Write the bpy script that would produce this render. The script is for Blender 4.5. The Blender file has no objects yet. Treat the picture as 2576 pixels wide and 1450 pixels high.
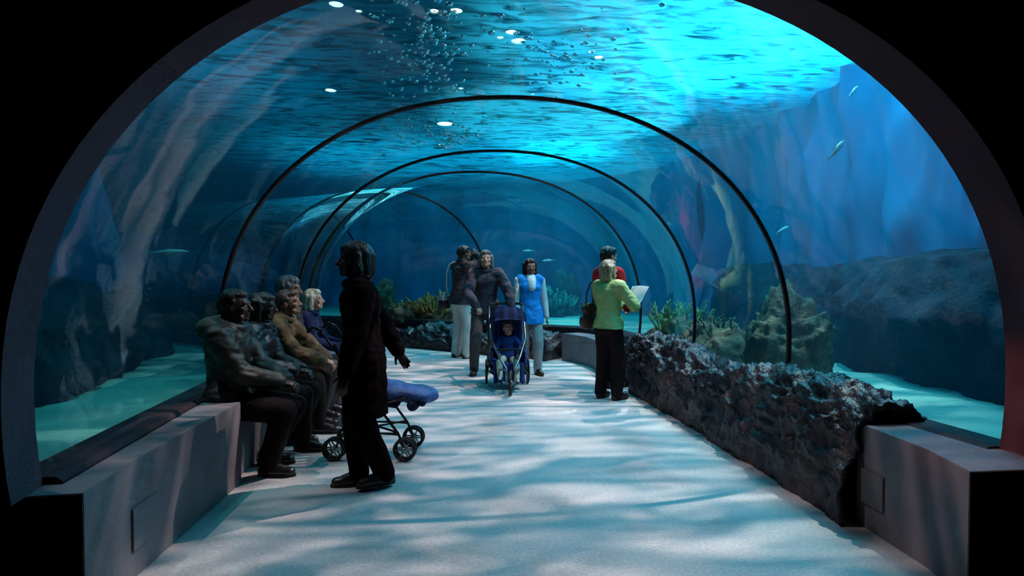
import bpy, bmesh, math, random
import numpy as np
from mathutils import Vector, Matrix, noise
random.seed(7)
PI = math.pi
S = bpy.context.scene
COL = S.collection
V = Vector

# ------------------------------------------------------------------ materials
def mat(name, color=(.5, .5, .5), rough=.6, spec=.5, metal=0, var=None, scale=6, bump=0, bscale=40, stretch=None, sheen=0, detail=5):
    m = bpy.data.materials.new(name); m.use_nodes = True
    nt = m.node_tree; N = nt.nodes; L = nt.links
    p = N['Principled BSDF']
    p.inputs['Base Color'].default_value = (*color, 1)
    p.inputs['Roughness'].default_value = rough
    p.inputs['Specular IOR Level'].default_value = spec
    p.inputs['Metallic'].default_value = metal
    if sheen: p.inputs['Sheen Weight'].default_value = sheen
    tc = N.new('ShaderNodeTexCoord'); mp = N.new('ShaderNodeMapping')
    L.new(tc.outputs['Object'], mp.inputs['Vector'])
    if stretch: mp.inputs['Scale'].default_value = stretch
    if var is None: var = tuple(c * .8 for c in color)
    n = N.new('ShaderNodeTexNoise'); n.inputs['Scale'].default_value = scale; n.inputs['Detail'].default_value = detail
    L.new(mp.outputs[0], n.inputs['Vector'])
    r = N.new('ShaderNodeValToRGB')
    r.color_ramp.elements[0].position = .35; r.color_ramp.elements[1].position = .65
    r.color_ramp.elements[0].color = (*var, 1); r.color_ramp.elements[1].color = (*color, 1)
    L.new(n.outputs[0], r.inputs[0]); L.new(r.outputs[0], p.inputs['Base Color'])
    if bump:
        n2 = N.new('ShaderNodeTexNoise'); n2.inputs['Scale'].default_value = bscale; n2.inputs['Detail'].default_value = 8
        L.new(mp.outputs[0], n2.inputs['Vector'])
        b = N.new('ShaderNodeBump'); b.inputs['Strength'].default_value = bump; b.inputs['Distance'].default_value = .02
        L.new(n2.outputs[0], b.inputs['Height']); L.new(b.outputs[0], p.inputs['Normal'])
    return m

def lin(r, g, b):
    f = lambda c: (c / 255 / 12.92) if c / 255 <= .04045 else ((c / 255 + .055) / 1.055) ** 2.4
    return (f(r), f(g), f(b))

def emis(name, color, strength):
    m = bpy.data.materials.new(name); m.use_nodes = True
    nt = m.node_tree; nt.nodes.clear()
    e = nt.nodes.new('ShaderNodeEmission'); e.inputs[0].default_value = (*color, 1); e.inputs[1].default_value = strength
    o = nt.nodes.new('ShaderNodeOutputMaterial'); nt.links.new(e.outputs[0], o.inputs[0])
    return m

# ------------------------------------------------------------------ object helpers
def mesh_obj(name, me, m=None, parent=None, smooth=True):
    o = bpy.data.objects.new(name, me); COL.objects.link(o)
    if m is not None:
        for x in (m if isinstance(m, (list, tuple)) else [m]): me.materials.append(x)
    if smooth and len(me.polygons): me.polygons.foreach_set('use_smooth', [True] * len(me.polygons))
    if parent is not None: o.parent = parent
    return o

def obj(name, bm, m, parent=None, smooth=True, fix=True):
    if fix: bmesh.ops.recalc_face_normals(bm, faces=bm.faces[:])
    me = bpy.data.meshes.new(name); bm.to_mesh(me); bm.free()
    return mesh_obj(name, me, m, parent, smooth)

def tag(o, label, cat, group=None):
    o['label'] = label; o['category'] = cat
    if group: o['group'] = group
    return o

def struct(o):
    o['kind'] = 'structure'; return o

def thing(name, label, cat, loc=(0, 0, 0), rz=0, group=None):
    o = bpy.data.objects.new(name, None); COL.objects.link(o)
    o.empty_display_size = .1
    o.location = loc; o.rotation_euler = (0, 0, rz)
    return tag(o, label, cat, group)

def basis(a, b, side=None):
    z = (b - a)
    z = z.normalized() if z.length > 1e-9 else V((0, 0, 1))
    s = side if side is not None else (V((1, 0, 0)) if abs(z.x) < .9 else V((0, 1, 0)))
    x = s - z * s.dot(z)
    if x.length < 1e-6: x = V((0, 1, 0)) - z * z.y
    x.normalize(); y = z.cross(x)
    return x, y, z

def rc(bm, a, b, ra, rb, side=None, flat=1.0, seg=14, rings=5):
    """capsule with two radii; flat scales it across the side direction"""
    a, b = V(a), V(b); x, y, z = basis(a, b, V(side) if side is not None else None)
    prof = []
    for i in range(rings + 1):
        t = -PI / 2 + (PI / 2) * i / rings; prof.append((a, ra, t))
    for i in range(rings + 1):
        t = (PI / 2) * i / rings; prof.append((b, rb, t))
    rows = []
    for c, r, t in prof:
        if abs(abs(t) - PI / 2) < 1e-6:
            rows.append([bm.verts.new(c + z * r * math.sin(t))]); continue
        rows.append([bm.verts.new(c + (x * math.cos(2 * PI * k / seg) + y * flat * math.sin(2 * PI * k / seg)) * r * math.cos(t) + z * r * math.sin(t)) for k in range(seg)])
    for p, q in zip(rows, rows[1:]):
        for k in range(seg):
            k2 = (k + 1) % seg
            if len(p) == 1: bm.faces.new((p[0], q[k2], q[k]))
            elif len(q) == 1: bm.faces.new((p[k], p[k2], q[0]))
            else: bm.faces.new((p[k], p[k2], q[k2], q[k]))

def ell(bm, c, r, R=None, seg=18, rings=12):
    c = V(c); rows = []
    for i in range(rings + 1):
        t = -PI / 2 + PI * i / rings
        n = 1 if i in (0, rings) else seg
        row = []
        for k in range(n):
            p = V((r[0] * math.cos(t) * math.cos(2 * PI * k / seg), r[1] * math.cos(t) * math.sin(2 * PI * k / seg), r[2] * math.sin(t)))
            if R is not None: p = R @ p
            row.append(bm.verts.new(c + p))
        rows.append(row)
    for p, q in zip(rows, rows[1:]):
        for k in range(seg):
            k2 = (k + 1) % seg
            if len(p) == 1: bm.faces.new((p[0], q[k2], q[k]))
            elif len(q) == 1: bm.faces.new((p[k], p[k2], q[0]))
            else: bm.faces.new((p[k], p[k2], q[k2], q[k]))

def box(bm, lo, hi, R=None, c=None, bev=0):
    lo, hi = V(lo), V(hi)
    vs = [bm.verts.new((x, y, z)) for x in (lo.x, hi.x) for y in (lo.y, hi.y) for z in (lo.z, hi.z)]
    fs = [bm.faces.new([vs[i] for i in f]) for f in ((0, 1, 3, 2), (4, 6, 7, 5), (0, 4, 5, 1), (2, 3, 7, 6), (0, 2, 6, 4), (1, 5, 7, 3))]
    if bev:
        es = list({e for f in fs for e in f.edges})
        bmesh.ops.recalc_face_normals(bm, faces=fs)
        bmesh.ops.bevel(bm, geom=es, offset=bev, segments=2, affect='EDGES', profile=.5)
    if R is not None:
        for v in vs:
            if v.is_valid: v.co = R @ v.co
    if c is not None:
        for v in vs:
            if v.is_valid: v.co += V(c)

def tube(bm, pts, r, seg=8, closed=False):
    pts = [V(p) for p in pts]; n = len(pts); rows = []
    up = None
    for i, p in enumerate(pts):
        if closed: t = pts[(i + 1) % n] - pts[i - 1]
        else: t = pts[min(i + 1, n - 1)] - pts[max(i - 1, 0)]
        t.normalize()
        if up is None:
            up = V((0, 0, 1)) if abs(t.z) < .9 else V((1, 0, 0))
        up = (up - t * up.dot(t)).normalized(); s = t.cross(up)
        rr = r[i] if isinstance(r, (list, tuple)) else r
        rows.append([bm.verts.new(p + (up * math.cos(2 * PI * k / seg) + s * math.sin(2 * PI * k / seg)) * rr) for k in range(seg)])
    m = n if closed else n - 1
    for i in range(m):
        p, q = rows[i], rows[(i + 1) % n]
        for k in range(seg):
            k2 = (k + 1) % seg; bm.faces.new((p[k], p[k2], q[k2], q[k]))
    if not closed:
        bm.faces.new(rows[0]); bm.faces.new(rows[-1])

def torus(bm, c, axis, R, r, seg=28, ms=10):
    c = V(c); x, y, z = basis(V((0, 0, 0)), V(axis))
    rows = []
    for i in range(seg):
        a = 2 * PI * i / seg; d = x * math.cos(a) + y * math.sin(a)
        rows.append([bm.verts.new(c + d * (R + r * math.cos(2 * PI * k / ms)) + z * r * math.sin(2 * PI * k / ms)) for k in range(ms)])
    for i in range(seg):
        p, q = rows[i], rows[(i + 1) % seg]
        for k in range(ms):
            k2 = (k + 1) % ms; bm.faces.new((p[k], p[k2], q[k2], q[k]))

def disc(bm, c, axis, R, t, seg=24):
    c = V(c); x, y, z = basis(V((0, 0, 0)), V(axis))
    rows = [[bm.verts.new(c + (x * math.cos(2 * PI * k / seg) + y * math.sin(2 * PI * k / seg)) * R + z * s * t / 2) for k in range(seg)] for s in (-1, 1)]
    for k in range(seg):
        k2 = (k + 1) % seg; bm.faces.new((rows[0][k], rows[0][k2], rows[1][k2], rows[1][k]))
    bm.faces.new(rows[0]); bm.faces.new(rows[1])

def bake(bm, voxel, smooth=4, wr=0, wscale=9, seed=0, stretch=(1, 1, 1)):
    """fuse overlapping closed shapes into one continuous skin, then add folds"""
    bmesh.ops.recalc_face_normals(bm, faces=bm.faces[:])
    me = bpy.data.meshes.new('t'); bm.to_mesh(me); bm.free()
    o = bpy.data.objects.new('t', me); COL.objects.link(o)
    m = o.modifiers.new('r', 'REMESH'); m.mode = 'VOXEL'; m.voxel_size = voxel; m.adaptivity = 0
    s = o.modifiers.new('s', 'SMOOTH'); s.iterations = smooth; s.factor = .5
    dg = bpy.context.evaluated_depsgraph_get()
    out = bpy.data.meshes.new_from_object(o.evaluated_get(dg))
    bpy.data.objects.remove(o); bpy.data.meshes.remove(me)
    if wr:
        off = V((seed * 3.1, seed * 1.7, seed * .9))
        co = []
        for v in out.vertices:
            p = V((v.co.x * stretch[0], v.co.y * stretch[1], v.co.z * stretch[2])) * wscale + off
            d = noise.noise(p) + .5 * noise.noise(p * 2.1)
            d = d if d > 0 else d * 1.6
            q = v.co + v.normal * d * wr
            co += [q.x, q.y, q.z]
        out.vertices.foreach_set('co', co); out.update()
    out.name = 'baked'
    return out

def ik(a, t, l1, l2, pole):
    a, t = V(a), V(t); d = t - a; L = d.length
    if L > (l1 + l2) * .998: t = a + d * ((l1 + l2) * .998 / L); d = t - a; L = d.length
    x = (l1 * l1 - l2 * l2 + L * L) / (2 * L); h = math.sqrt(max(l1 * l1 - x * x, 0))
    dn = d / L; p = V(pole); p = p - dn * p.dot(dn); p.normalize()
    return a + dn * x + p * h, t

# ------------------------------------------------------------------ people
SKIN = mat('skin_light', (.50, .27, .19), .5, .4, var=(.42, .21, .15), scale=12)
SKIN_D = mat('skin_dark', (.050, .018, .011), .45, .5, var=(.038, .014, .009), scale=12)
SKIN_T = mat('skin_tan', (.26, .13, .085), .5, .4, var=(.22, .10, .065), scale=12)
EYE = mat('eye_white', (.6, .6, .58), .2, .6)
IRIS = mat('eye_iris', (.03, .02, .015), .1, .6)
def cloth(n, c, rough=.85, bump=.25, var=None, scale=7, spec=.2): return mat(n, c, rough, spec, bump=bump, bscale=260, var=var, scale=scale)
def hairm(n, c): return mat(n, c, .42, .5, var=tuple(x * .35 for x in c), scale=30, stretch=(3, 3, .5), bump=.5, bscale=30)

def hand(bm, w, dr, palm, H, side, curl=.5, spread=.1):
    """palm, four unequal bent fingers and a thumb off the side of the palm"""
    k = H / 1.75; dr = dr.normalized(); palm = (palm - dr * palm.dot(dr)).normalized()
    lat = dr.cross(palm) * side                          # towards the thumb side
    L = .092 * k
    rc(bm, w - dr * .01 * k, w + dr * L * .80, .024 * k, .036 * k, lat, .42)
    rc(bm, w + dr * .03 * k + lat * .02 * k, w + dr * L * .85 + lat * .024 * k, .014 * k, .013 * k, lat, .8)
    lens = (.070, .078, .072, .056); offs = (.029, .010, -.010, -.028)
    for i, (l, o) in enumerate(zip(lens, offs)):
        p = w + dr * L * (.93 if i in (1, 2) else .88) + lat * o * k
        d = (dr + lat * (o * spread * 20)).normalized(); ang = curl * (.75 + .12 * i)
        r = (.0092 - .0006 * abs(i - 1.3)) * k
        for j, f in enumerate((.46, .30, .24)):
            ca, sa = math.cos(ang), math.sin(ang)
            dd = (d * ca + palm * sa)
            q = p + dd * l * f * k
            rc(bm, p, q, r, r * .92, None, 1, 8, 3); p = q; r *= .92; ang += curl * .8
    p = w + dr * .022 * k + lat * .026 * k
    d = (dr * .62 + lat * .7 + palm * .35).normalized()
    q = p + d * .040 * k; rc(bm, p, q, .0135 * k, .0105 * k, None, 1, 8, 3)
    d = (d + dr * .6 + palm * (.3 + curl * .4)).normalized()
    q2 = q + d * .032 * k; rc(bm, q, q2, .0105 * k, .0085 * k, None, 1, 8, 3)

def person(label, loc, rz, H=1.72, female=False, skin=SKIN, top=None, bottom=None, shoe=None, hair=None,
           style='short', seat=None, lean=0, curve=0, twist=0, feet=None, hands=(None, None), poles=None, head=(0, 0),
           fat=1.0, hem=.47, sleeve='long', vox=.006, curl=(.5, .5), knee_pole=((.15, 1, .25), (-.15, 1, .25)), palms=None,
           shift=(0, 0), group=None, puff=1.0, dz=0, wide_leg=1.0, name='person', hood=None, headscale=1.0, toes=(.12, -.12), topname='jacket', botname='trousers'):
    root = thing(name, label, 'person', (loc[0], loc[1], loc[2] if len(loc) > 2 else 0), rz, group)
    sh = (.100 if female else .112) * H; hw = .052 * H
    if seat is not None: P = V((shift[0], shift[1], seat + .076 * H))
    else: P = V((shift[0], shift[1], (.525 + dz) * H))
    def up(a): return V((0, math.sin(a), math.cos(a)))
    Rt = Matrix.Rotation(twist, 3, 'Z')
    W = P + Rt @ up(lean) * .095 * H
    C = W + Rt @ up(lean + curve * .5) * .115 * H
    N = C + Rt @ up(lean + curve) * .09 * H
    hy, hp = head
    nu = Rt @ up((lean + curve) * .75 + .08)
    HC = N + nu * .082 * H * headscale
    RH = Matrix.Rotation(twist + hy, 3, 'Z') @ Matrix.Rotation(-hp, 3, 'X')
    X = Rt @ V((1, 0, 0))
    SL = [C + Rt @ up(lean + curve * .8) * .055 * H + X * s * sh for s in (1, -1)]
    HP = [P + X * s * hw - V((0, 0, .012 * H)) for s in (1, -1)]
    if feet is None: feet = ((.09, .0, 0), (-.09, .0, 0))
    ank = [V((f[0], f[1], f[2] + .045 * H)) for f in feet]
    knees = []
    for i in (0, 1):
        k, t = ik(HP[i], ank[i], .239 * H, .233 * H, knee_pole[i]); knees.append(k); ank[i] = t
    arms = []
    if poles is None: poles = ((.6, -.8, -.6), (-.6, -.8, -.6))
    for i, s in enumerate((1, -1)):
        t = hands[i] if hands[i] is not None else SL[i] + V((s * .05 * H, .03 * H, -.30 * H))
        e, t2 = ik(SL[i], t, .168 * H, .150 * H, poles[i]); arms.append((e, t2))
    F = Rt @ V((0, 1, 0))
    h = H * headscale
    # ---- body
    bm = bmesh.new()
    rc(bm, P - X * .03 * H, P + X * .03 * H, .058 * H * fat, .058 * H * fat, V((0, 0, 1)), .80)
    rc(bm, P, W, .072 * H * fat, .062 * H * fat, X, .75)
    rc(bm, W, C, .064 * H * fat, .078 * H * fat, X, .70)
    rc(bm, SL[0] - X * .02 * H, SL[1] + X * .02 * H, .036 * H, .036 * H)
    rc(bm, C, N, .074 * H * fat, .034 * H, X, .75)
    rc(bm, N - nu * .01 * H, HC - nu * .03 * h, .033 * H, .031 * H)
    for i in (0, 1):
        rc(bm, HP[i], knees[i], .043 * H * fat, .031 * H)
        rc(bm, knees[i], ank[i], .032 * H, .021 * H)
        rc(bm, knees[i] * .72 + ank[i] * .28 - F * .008 * H, knees[i] * .5 + ank[i] * .5 - F * .004 * H, .031 * H, .026 * H)
        R = Matrix.Rotation(twist + toes[i] * -1, 3, 'Z'); fd = R @ V((0, 1, 0))
        a0 = V((ank[i].x, ank[i].y, ank[i].z - .018 * H)); rc(bm, ank[i], a0 - fd * .015 * H, .022 * H, .02 * H)
        rc(bm, a0 - fd * .02 * H, a0 + fd * .085 * H - V((0, 0, .008 * H)), .021 * H, .017 * H, X, .8)
        e, t = arms[i]
        rc(bm, SL[i], e, .030 * H, .024 * H); rc(bm, e, t, .0245 * H, .0165 * H)
        d = (t - e).normalized()
        pl = V(palms[i]) if palms and palms[i] is not None else (V((-1 if i == 0 else 1, 0, 0)) * .8 + V((0, -.2, -.2)))
        hand(bm, t, d, Rt @ pl, H, 1 if i == 0 else -1, curl[i])
    def hd(x, y, z): return HC + RH @ V((x * h, y * h, z * h))
    ell(bm, hd(0, -.006, .014), (.0455 * h, .056 * h, .052 * h), RH)
    ell(bm, hd(0, .012, -.018), (.036 * h, .040 * h, .046 * h), RH)
    ell(bm, hd(0, .036, -.052), (.016 * h, .014 * h, .013 * h), RH)            # chin
    rc(bm, hd(-.026, .028, -.046), hd(.026, .028, -.046), .012 * h, .012 * h)   # jaw
    rc(bm, hd(-.022, .044, .010), hd(.022, .044, .010), .0085 * h, .0085 * h)   # brow
    rc(bm, hd(0, .050, .004), hd(0, .062, -.018), .005 * h, .0082 * h)          # nose
    rc(bm, hd(-.007, .056, -.020), hd(.007, .056, -.020), .0055 * h, .0055 * h)
    rc(bm, hd(-.011, .048, -.033), hd(.011, .048, -.033), .0042 * h, .0042 * h)  # lips
    rc(bm, hd(-.009, .047, -.039), hd(.009, .047, -.039), .0045 * h, .0045 * h)
    for s in (1, -1):
        ell(bm, hd(s * .026, .036, -.014), (.012 * h, .012 * h, .012 * h), RH)  # cheeks
        ell(bm, hd(s * .047, -.004, -.008), (.005 * h, .010 * h, .018 * h), RH)  # ears
    mesh_obj('body', bake(bm, vox, 3), skin, root)
    for s in (1, -1):
        b2 = bmesh.new(); ell(b2, hd(s * .019, .0425, .000), (.0070 * h,) * 3, RH, 12, 8)
        ell(b2, hd(s * .019, .0470, .000), (.0038 * h, .0030 * h, .0038 * h), RH, 10, 6)
        o = obj('eye', b2, [EYE, IRIS], root)
        for p in o.data.polygons:
            if p.index >= 12 * 8: p.material_index = 1
    # ---- trousers
    seedn = random.randint(1, 99)
    if bottom:
        bm = bmesh.new(); g = .010 * H * wide_leg
        rc(bm, P - X * .026 * H, P + X * .026 * H, .066 * H * fat + .004, .066 * H * fat + .004, V((0, 0, 1)), .80)
        rc(bm, P, P * .6 + W * .4, .066 * H * fat + .002, .060 * H * fat, X, .74)
        rc(bm, HP[0] - V((0, 0, .012 * H)), HP[1] - V((0, 0, .012 * H)), .058 * H * fat, .058 * H * fat)
        for i in (0, 1):
            rc(bm, HP[i], knees[i], .052 * H * fat + .004, .036 * H + g)
            end = ank[i] + V((0, 0, -.004 * H)) if feet[i][2] == 0 else ank[i]
            rc(bm, knees[i], end, .036 * H + g, .024 * H + g * 1.1)
        mesh_obj(botname, bake(bm, .010, 4, .006 * H / 1.7, 11, seedn, (1, 1, .6)), bottom, root)
    # ---- top
    if top:
        bm = bmesh.new(); g = .012 * H * puff
        if seat is None:
            HZ = V((P.x, P.y - .005, hem * H))
            for s in (-.018, .018): rc(bm, V((P.x, P.y - .004 * H, hem * H - .01 * H)) + X * s * H, P + X * s * H, .078 * H * fat + g * 1.1, .075 * H * fat + g, X, .86)
        else:
            rc(bm, P - X * .035 * H, P + X * .035 * H, .074 * H * fat + g, .074 * H * fat + g, V((0, 0, 1)), .9)
        rc(bm, P, W, .078 * H * fat + g, .068 * H * fat + g, X, .80)
        rc(bm, W, C, .068 * H * fat + g, .082 * H * fat + g, X, .76)
        if female: rc(bm, C - X * .035 * H + F * .035 * H, C + X * .035 * H + F * .035 * H, .038 * H + g * .3, .038 * H + g * .3)
        rc(bm, SL[0] - X * .015 * H, SL[1] + X * .015 * H, .036 * H + g * .9, .036 * H + g * .9)
        rc(bm, C, N - nu * .01 * H, .074 * H * fat + g, .036 * H + g * .6, X, .78)
        for i in (0, 1):
            e, t = arms[i]
            if sleeve == 'none': rc(bm, SL[i], SL[i] * .85 + e * .15, .033 * H + g * .5, .030 * H + g * .4)
            elif sleeve == 'short': rc(bm, SL[i], SL[i] * .3 + e * .7, .031 * H + g, .027 * H + g)
            else:
                rc(bm, SL[i], e, .031 * H + g, .027 * H + g); rc(bm, e, e * .05 + t * .95, .027 * H + g, .0185 * H + g * .8)
        me = bake(bm, .010, 4, .0065 * H / 1.7 * min(puff, 1.3), 10, seedn + 5, (1, 1, 1.9))
        if seat is None:
            for v in me.vertices:
                if v.co.z < hem * H and (v.co - P).to_2d().length < .2 * H: v.co.z = hem * H + .012 * noise.noise(v.co * 7)
        mesh_obj(topname, me, top, root)
        bm = bmesh.new()                                                     # collar
        pts = []
        cc = N + nu * .006 * H
        for k in range(18):
            a = 2 * PI * k / 18; pts.append(cc + X * math.cos(a) * .046 * H + F * math.sin(a) * .044 * H + nu * (-.016 * H * math.sin(a)))
        tube(bm, pts, .011 * H * puff, 8, True)
        obj('collar', bm, top, root)
    if hood:
        bm = bmesh.new(); hb = N - F * .055 * H - nu * .005 * H
        hb = hb - F * .012 * H; rc(bm, hb - X * .05 * H, hb + X * .05 * H, .047 * H, .047 * H, V((0, 0, 1)), 1)
        rc(bm, hb - V((0, 0, .03 * H)), hb - V((0, 0, .06 * H)), .045 * H, .025 * H, X, .5)
        rc(bm, N + X * .05 * H + F * .01 * H, hb + X * .04 * H, .020 * H, .03 * H); rc(bm, N - X * .05 * H + F * .01 * H, hb - X * .04 * H, .020 * H, .03 * H)
        mesh_obj('hood', bake(bm, .010, 4, .008, 12, seedn + 9), hood, root)
    # ---- shoes
    if shoe:
        for i in (0, 1):
            R = Matrix.Rotation(twist - toes[i], 3, 'Z'); fd = R @ V((0, 1, 0)); sd = R @ V((1, 0, 0))
            a0 = V((ank[i].x, ank[i].y, ank[i].z - .045 * H + .022 * H))
            bm = bmesh.new()
            rc(bm, a0 - fd * .018 * H, a0 + fd * .085 * H - V((0, 0, .003 * H)), .0265 * H, .0235 * H, sd, .8)
            rc(bm, a0 - fd * .014 * H, a0 + V((0, 0, .03 * H)), .026 * H, .025 * H)
            rc(bm, a0 + V((0, 0, .02 * H)), a0 + fd * .06 * H + V((0, 0, .004 * H)), .024 * H, .019 * H)
            zb = ank[i].z - .045 * H
            me = bake(bm, .006, 3)
            for v in me.vertices: v.co.z = max(v.co.z, zb + .004)
            so = mesh_obj('shoe', me, shoe, root)
            bm = bmesh.new(); c0 = V((a0.x, a0.y, zb + .006))
            ring = []
            for k in range(24):
                a = 2 * PI * k / 24; yy = math.cos(a); xx = math.sin(a)
                ring.append(c0 + fd * (.034 * H + yy * .078 * H) + sd * xx * .0255 * H * (1 + .12 * yy))
            lo = [bm.verts.new(p - V((0, 0, .006))) for p in ring]; hi = [bm.verts.new(p + V((0, 0, .010))) for p in ring]
            bm.faces.new(lo); bm.faces.new(hi)
            for k in range(24): bm.faces.new((lo[k], lo[(k + 1) % 24], hi[(k + 1) % 24], hi[k]))
            obj('sole', bm, SOLE, so, smooth=False)
    # ---- hair
    if hair:
        bm = bmesh.new()
        ell(bm, hd(0, -.013, .022), (.0505 * h, .056 * h, .053 * h), RH)
        ell(bm, hd(0, .012, .043), (.040 * h, .040 * h, .026 * h), RH)
        for s in (1, -1): rc(bm, hd(s * .043, .012, .018), hd(s * .044, .002, -.006), .009 * h, .007 * h)
        rc(bm, hd(0, -.046, .01), hd(0, -.040, -.032), .030 * h, .022 * h)
        if style in ('bob', 'long', 'full'):
            zl = {'bob': -.055, 'full': -.045, 'long': -.125}[style]; w = {'bob': 1., 'full': 1.25, 'long': 1.}[style]
            for s in (1, -1):
                rc(bm, hd(s * .044, -.008, .02), hd(s * .050 * w, -.012, zl), .017 * h * w, .015 * h * w)
                rc(bm, hd(s * .036, -.034, .02), hd(s * .038 * w, -.042, zl), .024 * h * w, .018 * h * w)
            rc(bm, hd(0, -.04, .02), hd(0, -.052, zl), .036 * h * w, .026 * h * w)
            if w > 1: ell(bm, hd(0, -.015, .018), (.062 * h, .066 * h, .066 * h), RH)
        mesh_obj('hair', bake(bm, .007, 2, .007 * h / 1.7, 22, seedn + 3, (1, 1, .35)), hair, root)
    J = dict(P=P, W=W, C=C, N=N, HC=HC, SL=SL, arms=arms, knees=knees, X=X, F=F, H=H)
    return root, J

SOLE = mat('sole_rubber', (.02, .018, .018), .8)
SHOE_B = mat('shoe_black_leather', (.02, .016, .018), .35, .5)
HAIR_BLACK = hairm('hair_black', (.014, .009, .009))
HAIR_BROWN = hairm('hair_brown', (.055, .028, .018))
HAIR_GREY = hairm('hair_grey', (.20, .18, .17))
HAIR_BLOND = hairm('hair_blond', (.80, .66, .46))
HAIR_SANDY = hairm('hair_sandy', (.50, .36, .21))
DARKCLOTH = cloth('cloth_dark', (.022, .016, .020))

SEAT = .38
PX = -PI / 2                                    # faces across the tunnel, to +X
# seated row, nearest first
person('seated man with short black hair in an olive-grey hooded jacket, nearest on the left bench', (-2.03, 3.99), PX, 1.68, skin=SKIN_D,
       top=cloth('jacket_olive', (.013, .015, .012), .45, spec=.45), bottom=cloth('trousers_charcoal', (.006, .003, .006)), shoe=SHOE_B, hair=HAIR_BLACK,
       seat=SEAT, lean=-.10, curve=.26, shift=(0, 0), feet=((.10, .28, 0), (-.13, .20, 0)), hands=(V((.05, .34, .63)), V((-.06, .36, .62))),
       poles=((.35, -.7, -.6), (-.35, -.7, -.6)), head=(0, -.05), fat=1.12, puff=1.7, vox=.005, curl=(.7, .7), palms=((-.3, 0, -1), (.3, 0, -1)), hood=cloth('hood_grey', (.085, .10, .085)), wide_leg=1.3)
r2, J2 = person('seated woman with long black hair in a dark jacket, second along the left bench', (-2.03, 4.52), PX, 1.60, True, skin=SKIN_D,
       top=cloth('jacket_black_satin', (.006, .004, .007), .35, spec=.5), bottom=cloth('trousers_black', (.005, .003, .004)), shoe=SHOE_B, hair=HAIR_BLACK, style='long',
       seat=SEAT, lean=-.06, curve=.22, feet=((.10, .36, 0), (-.08, .26, 0)), hands=(V((.04, .30, .62)), V((-.06, .32, .61))),
       poles=((.35, -.7, -.6), (-.35, -.7, -.6)), head=(.05, .05), puff=1.4, curl=(.6, .6), palms=((-.3, 0, -1), (.3, 0, -1)), wide_leg=1.2)
person('seated person with brown hair in a wrinkled tan jacket, leaning forward on the left bench', (-2.06, 5.01), PX, 1.64, skin=SKIN_T,
       top=cloth('jacket_tan', (.17, .11, .05), .7, var=(.06, .035, .02)), bottom=cloth('trousers_dark_brown', (.009, .005, .005)), shoe=SHOE_B, hair=HAIR_BROWN,
       seat=SEAT, lean=.02, curve=.30, feet=((.10, .40, 0), (-.10, .34, 0)), hands=(V((.06, .42, .62)), V((-.05, .44, .60))),
       poles=((.35, -.7, -.6), (-.35, -.7, -.6)), head=(0, -.15), puff=1.7, curl=(.8, .8), palms=((-.6, 0, -1), (.6, 0, -1)))
person('seated grey-haired person in a dark coat, behind the person in the tan jacket', (-2.08, 5.46), PX, 1.84, skin=SKIN_T,
       top=cloth('coat_dark_grey', (.035, .035, .045)), bottom=cloth('trousers_slate', (.05, .05, .055)), shoe=SHOE_B, hair=HAIR_GREY,
       seat=SEAT, lean=-.02, curve=.05, feet=((.10, .32, 0), (-.10, .34, 0)), hands=(V((.08, .26, .62)), V((-.08, .28, .62))),
       poles=((.35, -.7, -.6), (-.35, -.7, -.6)), curl=(.6, .6), palms=((-.3, 0, -1), (.3, 0, -1)), vox=.008)
person('seated woman with blond bobbed hair in a navy coat, farthest on the left bench', (-2.06, 5.92), PX, 1.60, True, skin=SKIN,
       top=cloth('coat_navy', (.010, .018, .07)), bottom=cloth('jeans_faded_grey', (.26, .27, .30), var=(.14, .15, .18)), shoe=SHOE_B, hair=HAIR_BLOND, style='bob',
       seat=SEAT, lean=.05, curve=.20, feet=((.10, .40, 0), (-.08, .32, 0)), hands=(V((.06, .36, .62)), V((-.05, .38, .62))),
       poles=((.35, -.7, -.6), (-.35, -.7, -.6)), head=(.1, -.1), puff=1.3, curl=(.6, .6), palms=((-.3, 0, -1), (.3, 0, -1)), vox=.008)

# walking silhouette
person('woman with full dark hair in a long black coat, walking past the seated people', (-1.10, 3.62), PI / 2 + .25, 1.60, True, skin=SKIN_D,
       top=cloth('coat_long_black', (.007, .002, .004), .9, spec=.05), bottom=cloth('trousers_black_wool', (.007, .002, .004), spec=.05), shoe=SHOE_B, hair=HAIR_BLACK, style='full',
       lean=.04, curve=.08, feet=((.05, .0, 0), (-.05, -.15, .02)), hands=(V((.20, -.30, .80)), V((-.22, .10, .74))),
       poles=((.5, -1, -.3), (-.5, -1, -.3)), hem=.30, puff=1.7, fat=1.05, curl=(.5, .4), shift=(0, -.03), dz=0, head=(.1, -.08), vox=.005, wide_leg=1.5, topname='coat')

# photographer
rcam, Jc = person('man in a dark grey jacket and pale trousers, raising a camera to his face', (-.43, 9.15), -1.05, 1.88, skin=SKIN_T,
       top=cloth('jacket_dark_grey', (.065, .060, .068), var=(.045, .030, .040)), bottom=cloth('trousers_pale_khaki', (.56, .60, .56), var=(.42, .46, .44)), shoe=SHOE_B, hair=HAIR_BLACK,
       lean=.02, curve=.10, feet=((.10, .04, 0), (-.12, -.03, 0)), hands=(V((.09, .24, 1.685)), V((-.09, .24, 1.665))),
       poles=((1, .2, -.8), (-1, .2, -.8)), head=(0, -.05), fat=1.12, puff=1.6, curl=(1.0, 1.0), palms=((-1, .1, .1), (1, .1, .1)), vox=.008, wide_leg=1.7)
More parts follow.
